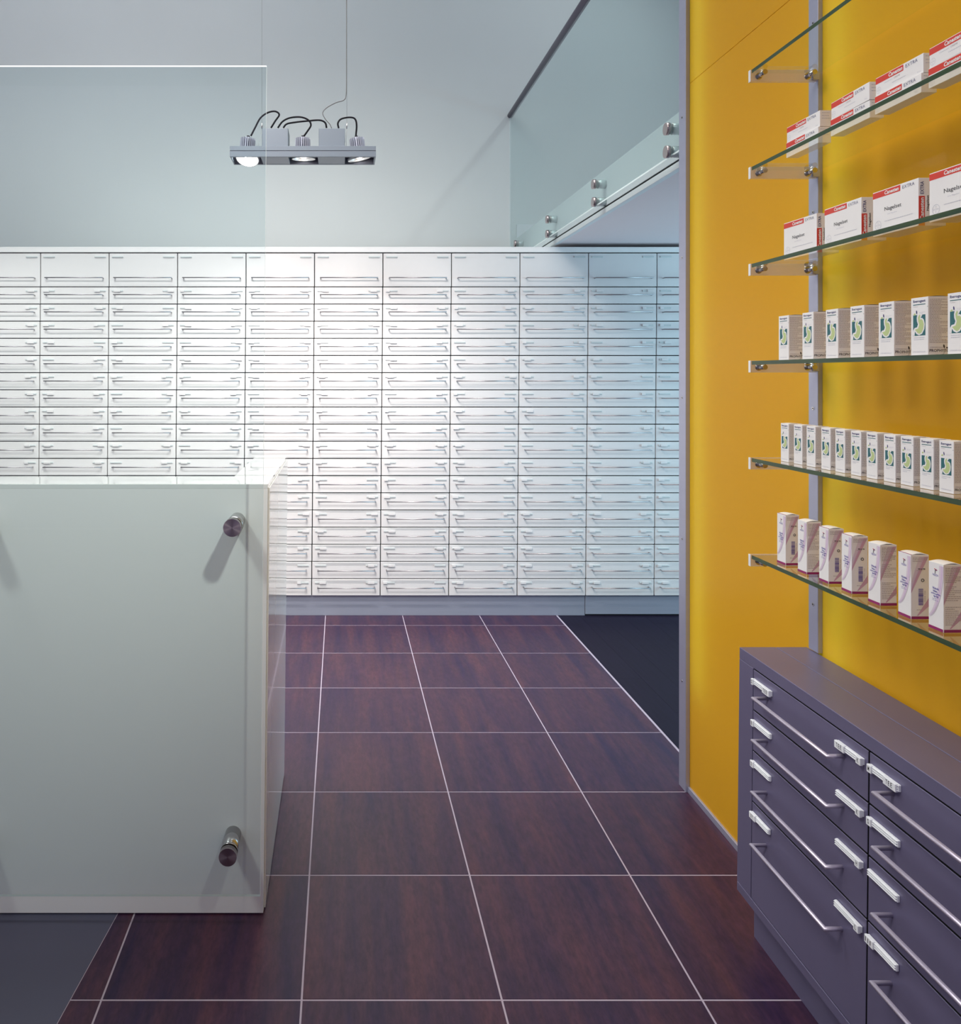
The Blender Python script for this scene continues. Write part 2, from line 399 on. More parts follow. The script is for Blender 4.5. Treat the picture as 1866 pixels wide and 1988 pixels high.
# upright tubes inside the cavity
def tube_light(y, power, col, z0=0.35, z1=4.4):
    d = bpy.data.lights.new('cavity_tube', 'AREA'); d.shape = 'RECTANGLE'; d.size = 0.03; d.size_y = z1-z0; d.energy = power; d.color = col
    o = bpy.data.objects.new('cavity_tube', d); C.objects.link(o); o.location = (1.243, y, (z0+z1)/2)
    o.rotation_euler = (math.pi/2, 0, math.pi/2)
    o.rotation_euler = Matrix(((0, 0, 1), (1, 0, 0), (0, 1, 0))).to_euler()
d = bpy.data.lights.new('cavity_fill', 'AREA'); d.shape = 'RECTANGLE'; d.size = 4.0; d.size_y = 4.2; d.energy = 6.6; d.color = (1.0, 0.72, 0.45)  # added even fill behind the panel, stands in for bounced tube light
o = bpy.data.objects.new('cavity_fill', d); C.objects.link(o); o.location = (1.251, 0.62, 2.3)
o.rotation_euler = Matrix(((0, 0, 1), (1, 0, 0), (0, 1, 0))).to_euler()
for y in (2.63, 1.90, 1.17):
    tube_light(y, 1.5, (0.62, 1.0, 0.6))
bm = NB(); box(bm, XW-0.007, XW+0.004, -1.49, 2.69, 0.0, 0.02, bev=0.0008)
struct('baseboard_right', bm, M['alu'], label='low metal strip along the foot of the orange wall', cat='baseboard')

def screws(parent, x, y, zs, r=0.0042):
    bm = NB(); cyl(bm, (0, 0, 0), (-0.0012, 0, 0), r, 14); cyl(bm, (-0.0011, 0, 0), (-0.0016, 0, 0), r*0.45, 6, 1)
    me = mesh('screw', bm, [M['steel'], M['recess_shade']])
    for z in zs: part('screw', me, None, parent, (x, y, z))
# end post of the partition
bm = NB(); box(bm, 1.159, 1.173, 2.690, 2.744, 0.0, 4.55, bev=0.001); box(bm, 1.173, 1.262, 2.742, 2.746, 0, 4.55)
post = struct('trim_1', bm, M['alu'], label='aluminium end post of the orange wall', cat='trim')
screws(post, 1.159, 2.718, [EYE-(y-729)/F*2.718 for y in (228, 500, 772, 1046, 1322)])

# ---- gallery (mezzanine) above right
FX = 1.252; GXg = 1.206
bm = NB()
box(bm, FX, 4.2, 2.80, WY, 2.170, 2.36)                 # slab
gal = struct('ceiling_gallery', bm, M['soffit'], label='gallery slab with grey underside over the dark wood floor', cat='gallery')
gal['kind'] = 'structure'
bm = NB(); box(bm, FX-0.004, FX, 2.80, WY, 2.199, 2.372, bev=0.001); part('fascia_board', bm, M['fascia'], gal, label='white fascia board')
bm = NB(); box(bm, FX-0.006, FX+0.02, 2.80, WY, 2.165, 2.190, bev=0.001); part('edge_strip', bm, M['fascia'], gal)
bm = NB(); box(bm, FX-0.0005, FX, 2.80, WY, 2.189, 2.200); part('gap_shade_strip', bm, M['black'], gal)  # thin black strip painting in the shade of the open gap
bm = NB(); box(bm, FX+0.0, 4.2, WY-0.012, WY, 2.36, 2.473, bev=0.001)
struct('baseboard_gallery', bm, M['fascia'], label='pale skirting on the back wall of the gallery', cat='baseboard')
bal = thing('glass_balustrade', 'clear glass balustrade with dark round handrail on the gallery edge', 'balustrade', (GXg, 2.80, 2.18))
bm = NB(); box(bm, -0.005, 0.005, 0, 2.885, 0.021, 1.06, bev=0.0)
for f in bm.faces:
    c = f.calc_center_median()
    if abs(abs(c.x)-0.005) > 1e-4: f.material_index = 1
part('glass_pane', mesh('glass_pane', bm, [M['glass_rail'], M['edge_screen']]), None, bal)
bm = NB(); tube(bm, [(0, 0, 1.066), (0, 2.89, 1.066)], 0.0205, 16); part('handrail', bm, M['rail_dark'], bal)
bm = NB(); cyl(bm, (-0.019, 0, 0), (-0.005, 0, 0), 0.0225, 28); me_cap = mesh('cap', bm, M['steel_cap'])
bm = NB(); cyl(bm, (0.005, 0, 0), (FX-GXg-0.004, 0, 0), 0.0205, 28); me_bar = mesh('standoff', bm, M['pale_steel'])
for Yk in (2.93, 3.775, 4.625, 5.475):
    for z in (2.301, 2.217):
        s = part('standoff', me_bar, None, bal, (0, Yk-2.80, z-2.18)); part('cap', me_cap, None, s)

# ================================================================== DRAWER WALL
DY = 4.66; SX = DY/F; PITCH = 133*SX; ROW = 33.33*SX
Ztop = EYE-(491-729)*SX
LEAN = 0.009
def front_mesh(w, h):
    bm = NB(); box(bm, 0.0026, w-0.0026, 0, 0.018, 0.0026, h-0.0026, bev=0.0012); return mesh('drawer', bm, M['drawer_white'])
def bar_handle(L, d, r, seg=8, horiz=True):
    bm = NB(); tube(bm, [(0, 0, 0), (0, -d, 0), (L, -d, 0), (L, 0, 0)], r, seg); return bm
me_d1 = front_mesh(PITCH, ROW); me_d2 = front_mesh(PITCH, ROW*1.98)
me_h = mesh('handle', bar_handle(110*SX, 0.030, 0.0034, 8), M['rod'])
clips = []
for v in range(5):
    bm = NB(); L = 0.066
    box(bm, 0, L, -0.005, 0, 0, 0.0095, bev=0.001)
    if v:
        a = [0, 0, 0.028, 0.0, 0.012][v]; b = [0, 0.022, L, 0.034, 0.05][v]
        box(bm, a, b, -0.0078, -0.004, -0.0025, 0.0115, 1, bev=0.0008)
    clips.append(mesh('label_holder', bm, [M['clip_small'], M['drawer_white']]))
colnames = {-1: 'leftmost visible white drawer column, cut by the picture edge', 0: 'second white drawer column from the picture edge, behind the glass screen',
 1: 'third white drawer column, behind the middle of the glass screen', 2: 'fourth white drawer column, behind the glass screen beside the lamp',
 3: 'white drawer column crossed by the free edge of the glass screen', 4: 'white drawer column under the middle of the hanging lamp',
 5: 'white drawer column just to the right below the hanging lamp', 6: 'white drawer column under the bare wall left of the gallery',
 7: 'white drawer column ending under the gallery edge', 8: 'white drawer column fully under the grey gallery soffit',
 9: 'last white drawer column, cut off by the aluminium post'}
rr = random.Random(3)
ZB = Ztop-ROW*20
for k in range(-1, 10):
    xl = (79-661)*SX+k*PITCH
    Z0 = 0.118
    unit = thing('drawer_cabinet', colnames[k], 'cabinet', (xl, DY, 0), 'tall white apothecary drawer cabinets')
    bm = NB(); box(bm, 0.0004, PITCH-0.0004, 0.019, 0.62, Z0+0.001, Ztop-0.001); lean(bm, LEAN, Ztop)
    part('carcass', bm, M['recess_shade'], unit)
    for r in range(19):
        zt = Ztop - (0 if r == 0 else 2*ROW*0.99+(r-1)*ROW*1.0)
        hh = ROW*1.98 if r == 0 else ROW
        zb = zt-hh
        if zb < Z0-0.02: continue
        sx = LEAN*((zb+zt)/2-Ztop)
        d = part('drawer', me_d2 if r == 0 else me_d1, None, unit, (sx, 0, zb))
        hz = hh-(49 if r == 0 else 16)*SX
        part('handle', me_h, None, d, (12.0*SX, 0.001, hz))
        part('label_holder', clips[0 if r == 0 else rr.randrange(5)], None, d, (6*SX, 0.001, hh-9.5*SX+0.001))
        part('label_holder', clips[0 if r == 0 else rr.randrange(5)], None, d, (105*SX, 0.001, hh-9.5*SX+0.001))
xl = (79-661)*SX-PITCH; xr = (79-661)*SX+10*PITCH
bm = NB(); box(bm, xl, xr, DY-0.004, DY+0.63, Ztop+0.003, Ztop+0.034, bev=0.001)
o = part('cover_board', bm, M['lacquer']); o['label'] = 'long white cover board lying along the top of the drawer wall'; o['category'] = 'board'
pl = thing('cabinet_plinth', 'grey metal plinth running under the white drawer wall', 'plinth', (0, DY+0.016, 0))
xj = 1.427
bm = NB(); box(bm, xl, xj-0.001, 0, 0.02, 0.0, 0.117, bev=0.001); part('plinth_panel', bm, M['alu_grey'], pl)
bm = NB(); box(bm, xj+0.001, xr, -0.002, 0.018, 0.008, 0.117, bev=0.001); box(bm, xj+0.001, xr, 0.004, 0.016, 0.0, 0.012, 1)
part('plinth_panel', mesh('plinth_panel', bm, [M['alu_grey'], M['recess_shade']]), None, pl)

# ================================================================== COUNTER
CX = -0.1887; HZ = 1.118; CY = 2.082
ctr = thing('sales_counter', 'white sales counter with tall glass screen on steel standoffs', 'counter', (CX, CY, 0))
bm = NB(); prism(bm, [(-2.6, 0), (0, 0), (0, 0.728), (-0.107, 0.728), (-0.107, 0.145), (-2.6, 0.145)], 0.004, HZ-0.012); lean(bm, 0.0107, HZ)
part('counter_body', bm, M['counter_white'], ctr)
bm = NB(); prism(bm, [(-2.6, 0.0), (0, 0.0), (0, 0.728), (-0.107, 0.728), (-0.107, 0.145), (-2.6, 0.145)], HZ-0.012, HZ)
bmesh.ops.bevel(bm, geom=[e for e in bm.edges], offset=0.0008, segments=1, affect='EDGES')
part('counter_top', bm, M['counter_gloss'], ctr, label='glossy white narrow top')
bm = NB(); box(bm, 0.0002, 0.004, 0.018, 0.726, 0.006, HZ-0.012, bev=0.0006); lean(bm, 0.0107, HZ)
part('side_panel', bm, M['side_gloss'], ctr, label='glossy side panel mirroring the drawers')
# glass screen
gz0, gz1 = 0.104, 2.171
bm = NB(); g0 = -0.088
for (x, y, z) in (): pass
xt, xb_ = -0.1838-CX, -0.1999-CX
vs = []
for y in (g0, g0+0.008):
    vs.append([bm.verts.new(p) for p in ((-2.6, y, gz0), (xb_, y, gz0), (xt, y, gz1), (-2.6, y, gz1))])
bm.faces.new(vs[0]); bm.faces.new(vs[1][::-1])
for i in range(4):
    j = (i+1) % 4; f = bm.faces.new((vs[0][i], vs[0][j], vs[1][j], vs[1][i])); f.material_index = 1
part('glass_pane', mesh('glass_pane', bm, [M['glass_screen'], M['edge_screen']]), None, ctr)
R = 0.0222
bm = NB(); cyl(bm, (0, -0.0155, 0), (0, 0, 0), R, 40); 
bmesh.ops.bevel(bm, geom=[e for e in bm.edges if abs(e.verts[0].co.y+0.0155) < 1e-5 and abs(e.verts[1].co.y+0.0155) < 1e-5], offset=0.001, segments=2, affect='EDGES')
def radial_mat():
    m = mat('radially_turned_steel', (0.42, 0.35, 0.36), 0.30, metal=1.0)
    nt = m.node_tree; b = nt.nodes['Principled BSDF']
    b.inputs['Anisotropic'].default_value = 0.85
    tg = nt.nodes.new('ShaderNodeTangent'); tg.direction_type = 'RADIAL'; tg.axis = 'Y'
    nt.links.new(tg.outputs[0], b.inputs['Tangent']); return m
me_cap = mesh('cap', bm, radial_mat())
bm = NB(); cyl(bm, (0, 0.008, 0), (0, -g0, 0), R*0.93, 32); cyl(bm, (0, 0.0078, 0), (0, 0.014, 0), R*0.99, 32)
me_bar = mesh('standoff', bm, M['steel'])
for (px, py) in ((450.5, 1025), (442, 1665), (-60, 1027), (-66, 1667), (-560, 1027), (-566, 1667)):
    q = P(px, py, CY+g0-0.0155)
    s = part('standoff', me_bar, None, ctr, (q.x-CX, g0, q.z), 'steel standoff holding the glass pane'); part('cap', me_cap, None, s)

# ================================================================== SHELF SYSTEM
def rail(yc, label):
    r = thing('shelf_rail', label, 'shelf rail', (1.161, yc, 0), 'wall rails carrying the glass shelves')
    bm = NB(); box(bm, 0, 0.0118, -0.0195, 0.0195, 0.724, 4.5, bev=0.0008); part('upright', bm, M['alu'], r)
    screws(r, 0, 0, [EYE-(y-729)/F*1.968 for y in (45, 412, 793, 1173)])
    return r
r1 = rail(1.968, 'aluminium wall rail rising from the far end of the grey drawer unit')
r2 = rail(0.99, 'second aluminium wall rail nearer to the viewer'); 
ZS = [2.142-0.2356*k for k in range(6)]
bm = NB(); fs = box(bm, -0.165, -0.004, -0.021, -0.011, -0.028, 0.001, bev=0.0006)
for f in bm.faces:
    if f.calc_center_median().x < -0.1645 : f.material_index = 1
me_br = mesh('bracket', bm, [M['acrylic'], M['acrylic_edge']])
bm = NB(); box(bm, -0.016, 0.001, -0.026, -0.0105, -0.025, -0.004, bev=0.001); me_foot = mesh('bracket_foot', bm, M['alu'])
bm = NB(); cyl(bm, (0, -0.021, 0), (0, -0.050, 0), 0.0056, 18); cyl(bm, (0, -0.0495, 0), (0, -0.0515, 0), 0.0062, 18)
cyl(bm, (0, -0.021, 0), (0, -0.0225, 0), 0.0085, 18)
me_pin = mesh('pin', bm, M['steel'])
def brackets(r, flip=1):
    for z in ZS:
        b = part('bracket', me_br, None, r, (0, 0, z), 'clear acrylic bracket')
        if flip < 0: b.rotation_euler = (0, 0, 0); b.scale = (1, -1, 1)
        part('bracket_foot', me_foot, None, b)
        for x in (-0.145, -0.026): part('pin', me_pin, None, b, (x, 0, -0.0152))
brackets(r1); brackets(r2, -1)
shelf_labels = ['topmost glass shelf, empty', 'glass shelf carrying the stacked flat red and white cream boxes', 'glass shelf carrying the upright red and white nail set boxes',
 'glass shelf at eye level carrying the large boxes with stomach emblem', 'glass shelf carrying the row of small boxes with stomach emblem', 'lowest glass shelf, carrying the pink and white boxes']
for k, z in enumerate(ZS):
    bm = NB(); box(bm, 0.9985, 1.160, 1.013, 1.945, z-0.009, z, bev=0.0)
    for f in bm.faces:
        c = f.calc_center_median()
        if abs(c.z-z) > 1e-5 and abs(c.z-z+0.009) > 1e-5: f.material_index = 1 if c.x < 1.0 else 0
    o = part('glass_shelf', mesh('glass_shelf', bm, [M['glass_shelf'], M['edge_green'], M['edge_screen']])); o['label'] = shelf_labels[k]; o['category'] = 'shelf'; o['group'] = 'glass shelves on the orange wall'

# ---- printing helpers: 2D art -> flat ink on a face of a carton
_txt = {}
def text2d(s, bold=0.0, italic=0.0):
    key = (s, bold, italic)
    if key in _txt: return _txt[key]
    cu = bpy.data.curves.new('t', 'FONT'); cu.body = s; cu.size = 1.0; cu.resolution_u = 2; cu.offset = bold; cu.shear = italic
    ob = bpy.data.objects.new('t', cu); C.objects.link(ob)
    dg = bpy.context.evaluated_depsgraph_get(); me = ob.evaluated_get(dg).to_mesh()
    V = [(v.co.x, v.co.y) for v in me.vertices]; Fc = [tuple(p.vertices) for p in me.polygons]
    ob.evaluated_get(dg).to_mesh_clear(); bpy.data.objects.remove(ob); bpy.data.curves.remove(cu)
    x0 = min(v[0] for v in V); x1 = max(v[0] for v in V); y0 = min(v[1] for v in V); y1 = max(v[1] for v in V)
    _txt[key] = (V, Fc, x0, x1, y0, y1); return _txt[key]
class Art:
    """collects flat ink polygons; to_face maps (u,v,layer) to a point on the carton"""
    def __init__(s, f): s.V, s.F, s.M, s.f, s.mats = [], [], [], f, []
    def mi(s, name):
        if name not in s.mats: s.mats.append(name)
        return s.mats.index(name)
    def poly(s, pts, ink, layer=0):
        b = len(s.V); s.V += [s.f(u, v, layer) for u, v in pts]; s.F.append(tuple(range(b, b+len(pts)))); s.M.append(s.mi(ink))
    def rect(s, u0, v0, u1, v1, ink, layer=0): s.poly([(u0, v0), (u1, v0), (u1, v1), (u0, v1)], ink, layer)
    def text(s, t, u, v, w, h, ink, layer=1, bold=0.0, italic=0.0, rot=0):
        V, Fc, x0, x1, y0, y1 = text2d(t, bold, italic); b = len(s.V)
        for x, y in V:
            a = (x-x0)/(x1-x0); c = (y-y0)/(y1-y0)
            if rot: s.V.append(s.f(u+w*(1-c), v+h*a, layer))
            else: s.V.append(s.f(u+w*a, v+h*c, layer))
        for q in Fc: s.F.append(tuple(b+i for i in q)); s.M.append(s.mi(ink))
    def lines(s, u0, v0, u1, v1, pitch, ink, seed=1, fill=0.8, th=0.45):
        r = random.Random(seed); v = v1
        while v-pitch > v0:
            u = u0; end = u0+(u1-u0)*r.choice([1, 1, 1, 0.85, 0.6, fill])
            while u < end-0.001:
                L = r.uniform(0.0015, 0.005); s.rect(u, v-pitch*th, min(u+L, end), v, ink, 1); u += L+0.0007
            v -= pitch
    def ring(s, cu, cv, r, w, ink, layer=1, n=24):
        for i in range(n):
            a, b = 2*math.pi*i/n, 2*math.pi*(i+1)/n
            s.poly([(cu+math.cos(a)*r, cv+math.sin(a)*r), (cu+math.cos(b)*r, cv+math.sin(b)*r), (cu+math.cos(b)*(r-w), cv+math.sin(b)*(r-w)), (cu+math.cos(a)*(r-w), cv+math.sin(a)*(r-w))], ink, layer)
    def blob(s, cu, cv, ru, rv, ink, layer=1, rot=0, n=14):
        s.poly([(cu+math.cos(t)*ru*math.cos(rot)-math.sin(t)*rv*math.sin(rot), cv+math.cos(t)*ru*math.sin(rot)+math.sin(t)*rv*math.cos(rot)) for t in [2*math.pi*i/n for i in range(n)]], ink, layer)
    def mesh(s, name):
        me = bpy.data.meshes.new(name); me.from_pydata(s.V, [], s.F)
        for n in s.mats: me.materials.append(M[n])
        for p, i in zip(me.polygons, s.M): p.material_index = i
        me.update(); return me
def front(): return Art(lambda u, v, l: (-0.00015-0.00012*l, -u, v))
def end(w): return Art(lambda u, v, l: (u, -w-0.00015-0.00012*l, v))
def carton(w, h, d, bulge=0.0):
    bm = NB(); box(bm, 0, d, -w, 0, 0, h, bev=0.0005, seg=2)
    if bulge:
        n = 8; prev = None                     # slightly arched closing flap
        for i in range(n+1):
            t = i/n; z = h-0.0002+bulge*math.sin(math.pi*t)
            row = [bm.verts.new((0.0008+(d-0.0016)*t, -w+0.001, z)), bm.verts.new((0.0008+(d-0.0016)*t, -0.001, z))]
            if prev: bm.faces.new((prev[0], row[0], row[1], prev[1]))
            prev = row
    return mesh('carton', bm, M['card'])

def emblem(a, cu, cv, r):       # round pharma cross of letters
    a.ring(cu, cv, r, r*0.07, 'grey_ink')
    a.text('BAYER', cu-r*0.75, cv-r*0.12, r*1.5, r*0.24, 'grey_ink')
    for i, ch in enumerate('BA ER'):
        if ch != ' ': a.text(ch, cu-r*0.1, cv+r*(0.60-0.32*i)-r*0.12, r*0.2, r*0.22, 'grey_ink')

def group_place(root, spots, labels, grp):
    for i, (x, y, z, rz) in enumerate(spots):
        o = root if i == 0 else copy_tree(root)
        o.location = (x, y, z); o.rotation_euler = (0, 0, rz); o['label'] = labels[i]; o['group'] = grp

ordn = ['farthest', 'second', 'third', 'fourth', 'fifth', 'sixth', 'seventh', 'eighth', 'ninth', 'tenth', 'eleventh']
# flat cream boxes, stacked in twos (shelf 2)
w, h, d = 0.125, 0.0350, 0.028
a = front(); a.rect(0, h-0.0125, 0.075, h-0.0012, 'red'); a.text('Canesten', 0.036, h-0.0105, 0.037, 0.0078, 'white_ink', 2, 0.03, 0.15)
a.text('EXTRA', 0.081, h-0.0100, 0.030, 0.0062, 'navy', 2, -0.012); a.text('Clotrimazol', 0.024, h-0.0180, 0.022, 0.0022, 'grey_ink'); a.text('CREME', 0.050, h-0.0182, 0.016, 0.0030, 'text_ink')
emblem(a, 0.0085, 0.009, 0.0062); a.lines(0.045, 0.006, 0.105, 0.0115, 0.0035, 'grey_ink', 5, th=0.25); a.text('20 g', 0.110, 0.004, 0.008, 0.0025, 'grey_ink')
e = end(w); e.lines(0.004, 0.008, 0.024, 0.030, 0.006, 'grey_ink', 9, th=0.18)
root = thing('medicine_box', '', 'box'); part('carton', carton(w, h, d), None, root); part('front_print', a.mesh('front_print'), None, root); part('end_print', e.mesh('end_print'), None, root)
ys = [1.869, 1.700, 1.559, 1.417]; sp, lb = [], []
for i, y in enumerate(ys):
    for lv in (0, 1):
        sp.append((1.040+0.001*lv, y-0.0008*lv, ZS[1]+0.0004+lv*(h+0.0003), 0.02*math.sin(i*3+lv)))
        lb.append('%s flat red and white cream box in the %s of the four stacks on the second shelf' % ('lower' if lv == 0 else 'upper', ['far first', 'second', 'third', 'near fourth'][i]))
lb = [l.replace(' in the far first', ' in the far end stack of the four, counted as first').replace('counted as first of the four stacks', '') for l in lb]
lb = []
for i in range(4):
    for lv in (0, 1):
        lb.append('%s flat red and white cream box, %s stack from the aluminium post' % (('lower', 'upper')[lv], ('first', 'second', 'third', 'fourth')[i]))
group_place(root, sp, lb, 'flat cream boxes stacked in twos')

# nail set boxes (shelf 3)
w, h, d = 0.124, 0.0867, 0.050
a = front(); a.rect(0, h-0.0130, 0.077, h-0.0016, 'red'); a.text('Canesten', 0.034, h-0.0108, 0.039, 0.0075, 'white_ink', 2, 0.03, 0.15)
a.text('EXTRA', 0.083, h-0.0105, 0.031, 0.0060, 'navy', 2, -0.015); a.text('Nagelset', 0.034, 0.0425, 0.046, 0.0095, 'dark_ink', 2, 0.0)
a.text('mit Pipette', 0.042, 0.0360, 0.026, 0.0026, 'grey_ink'); emblem(a, 0.0155, 0.0205, 0.0088); a.lines(0.034, 0.0205, 0.110, 0.0255, 0.0045, 'grey_ink', 2, th=0.22)
e = end(w); e.rect(0.0002, 0, 0.0115, h*0.62, 'red'); e.text('Canesten', 0.0025, 0.010, 0.0072, 0.041, 'white_ink', 2, 0.03, 0, 1)
e.text('EXTRA', 0.0032, h*0.66, 0.0062, 0.023, 'navy', 2, 0.01, 0, 1); e.text('Nagelset', 0.0145, 0.027, 0.0052, 0.028, 'dark_ink', 2, 0.02, 0, 1)
e.lines(0.034, 0.02, 0.046, 0.08, 0.005, 'grey_ink', 4, th=0.3)
root = thing('nail_set_box', '', 'box'); part('carton', carton(w, h, d), None, root); part('front_print', a.mesh('front_print'), None, root); part('end_print', e.mesh('end_print'), None, root)
group_place(root, [(1.046, y, ZS[2]+0.0004, rz) for y, rz in ((1.890, 0.03), (1.731, -0.01), (1.574, 0.0), (1.423, 0.01))],
 ['upright red and white nail set box, %s from the rail' % s for s in ('first', 'second', 'third', 'fourth, cut by the picture edge')], 'nail set boxes on the third shelf')

# boxes with stomach emblem
def stomach(a, u0, v0, s):
    S = lambda pts: [(u0+s*x, v0+s*y) for x, y in pts]
    a.rect(u0, v0, u0+s, v0+s*1.22, 'teal', 0)
    k = 1.22
    outer = [(0.36, 1.26), (0.30, 1.05), (0.32, 0.85), (0.40, 0.66), (0.33, 0.50), (0.12, 0.46), (0.02, 0.32), (-0.02, 0.02), (0.12, 0.0), (0.16, 0.26), (0.28, 0.10), (0.50, 0.02), (0.74, 0.10), (0.92, 0.36), (0.96, 0.66), (0.88, 0.92), (0.74, 1.03), (0.62, 1.02), (0.78, 1.24), (0.62, 1.30)]
    inner = [(0.52, 1.24), (0.41, 1.06), (0.43, 0.86), (0.51, 0.64), (0.42, 0.42), (0.20, 0.37), (0.13, 0.30), (0.20, 0.33), (0.36, 0.17), (0.53, 0.10), (0.70, 0.18), (0.84, 0.40), (0.88, 0.64), (0.81, 0.86), (0.70, 0.95), (0.55, 0.94), (0.60, 1.16)]
    mid = [(0.46, 1.23), (0.38, 1.05), (0.40, 0.85), (0.48, 0.65), (0.38, 0.45), (0.16, 0.40), (0.10, 0.29), (0.06, 0.06), (0.09, 0.05), (0.15, 0.30), (0.33, 0.14), (0.53, 0.07)]
    a.poly(S(outer), 'white_ink', 1); a.poly(S(inner), 'lime', 2)
def ibero_front(w, h):
    a = front(); m = w*0.13; W_ = w*0.72
    a.text('Iberogast', m, h*0.905, W_, h*0.058, 'navy', 1, 0.015); a.rect(m, h*0.872, m+W_, h*0.886, 'teal')
    a.text('Tinktur', m, h*0.838, W_*0.42, h*0.017, 'text_ink'); a.blob(m+W_*0.29, h*0.75, w*0.035, h*0.033, 'navy', 1, 0.15); a.blob(m+W_*0.12, h*0.715, w*0.07, h*0.016, 'lime', 1, 0.5)
    a.lines(m+W_*0.5, h*0.70, m+W_, h*0.745, h*0.02, 'grey_ink', 3, th=0.2)
    stomach(a, m, h*0.345, W_*1.0)
    a.lines(m+W_*0.08, h*0.25, m+W_*0.92, h*0.315, h*0.032, 'grey_ink', 8, th=0.3)
    a.text('STEIGERWALD', m, h*0.055, W_, h*0.022, 'grey_ink', 1); a.rect(w-0.0025, h*0.83, w-0.0002, h*0.836, 'dark_ink'); 
    return a
def ibero_end(w, h, d, seed):
    e = end(w); e.rect(-0.0, 0.0, 0.0, 0.0, 'text_ink')
    e.lines(d*0.06, h*0.20, d*0.94, h*0.955, h*0.0235, 'text_ink', seed, 0.5, 0.36)
    e.text('STEIGERWALD', d*0.08, h*0.128, d*0.62, h*0.016, 'text_ink', 1, 0.02); e.text('PROPHYTO', d*0.06, h*0.058, d*0.88, h*0.050, 'dark_ink', 1, 0.01)
    e.blob(d*0.70, h*0.155, d*0.035, h*0.032, 'dark_ink', 1, 0.2); e.blob(d*0.86, h*0.130, d*0.07, h*0.014, 'dark_ink', 1, 0)
    e.poly([(d*0.72, h*0.13), (d*0.74, h*0.13), (d*0.70, h*0.02), (d*0.5, h*0.008), (d*0.3, h*0.02), (d*0.5, h*0.015), (d*0.68, h*0.026)], 'text_ink', 2)
    return e
w, h, d = 0.0425, 0.1045, 0.040
body = carton(w, h, d, 0.0016); fr_ = ibero_front(w, h).mesh('front_print'); roots = []
for i, y in enumerate([1.9015, 1.804, 1.717, 1.6345, 1.5485, 1.4605, 1.3725]):
    r = thing('tincture_box', 'large white box with stomach emblem, %s from the aluminium rail, eye-level shelf' % ordn[i].replace('farthest', 'first'), 'box', (1.040, y, ZS[3]+0.0004), 'large stomach emblem boxes at eye level')
    r.rotation_euler = (0, 0, 0.012*math.sin(i*5)); part('carton', body, None, r); part('front_print', fr_, None, r)
    if i < 2: me_e = [ibero_end(w, h, d, 11+i).mesh('end_print') for _ in (0,)][0]; roots.append(me_e)
    part('end_print', roots[i % 2], None, r)
w, h, d = 0.0320, 0.0888, 0.031
body = carton(w, h, d, 0.0008); fr_ = ibero_front(w, h).mesh('front_print'); ee = ibero_end(w, h, d, 21).mesh('end_print')
for i, y in enumerate([1.878, 1.824, 1.774, 1.720, 1.671, 1.620, 1.572, 1.522, 1.476, 1.427, 1.381]):
    r = thing('tincture_box', 'small white box with stomach emblem, %s from the aluminium rail, fifth shelf' % ordn[i].replace('farthest', 'first'), 'box', (1.032, y, ZS[4]+0.0004), 'small stomach emblem boxes on the fifth shelf')
    r.rotation_euler = (0, 0, 0.015*math.sin(i*7+1)); part('carton', body, None, r); part('front_print', fr_, None, r); part('end_print', ee, None, r)

# pink and white spray boxes (lowest shelf)
w, h, d = 0.033, 0.115, 0.032
def swoosh(a, c, w_, ink, layer, lo=0.0, hi=1.0):
    n = 14; L, R_ = [], []
    for i in range(n+1):
        t = lo+(hi-lo)*i/n; u, v = c(t); ww = w_*(0.25+0.75*t)
        L.append((u-ww, v)); R_.append((u+ww, v))
    a.poly(L+R_[::-1], ink, layer)
a = front()
def cl(u, W_): return max(0.0002, min(W_-0.0002, u))
def curve_f(off): return lambda t: (0.001+off+0.028*(1-(1-t)**1.9), h*(0.18+0.79*t**1.35))
for off, ww, ink, ly in ((-0.002, 0.0020, 'pink3', 0), (0.001, 0.0014, 'pink1', 1), (0.0035, 0.0007, 'pink3', 2)):
    c = curve_f(off); n = 14; L, R_ = [], []
    for i in range(n+1):
        t = i/n; u, v = c(t); k = ww*(0.6+1.2*t); L.append((cl(u-k, w), v)); R_.append((cl(u+k, w), v))
    a.poly(L+R_[::-1], ink, ly)
a.text('WELEDA', 0.009, h*0.800, 0.013, 0.0036, 'violet', 3); a.blob(0.0150, h*0.868, 0.0006, 0.0045, 'dark_ink', 3, -0.1); a.blob(0.0172, h*0.893, 0.0024, 0.0010, 'magenta', 3, -0.1); a.blob(0.0140, h*0.905, 0.0010, 0.0008, 'red', 3)
for t_, u_, w2, v_ in (('Weleda', 0.009, 0.014, 0.600), ('Heu-', 0.0105, 0.010, 0.558), ('schnupfen', 0.006, 0.020, 0.516), ('spray', 0.0115, 0.011, 0.474)):
    a.text(t_, u_, h*v_, w2, 0.0040, 'violet', 4, 0.015)
a.lines(0.009, h*0.40, 0.024, h*0.46, 0.0026, 'violet', 6, th=0.25)
a.rect(0.0003, 0.0003, w-0.0003, 0.0052, 'magenta', 5)
af = a.mesh('front_print')
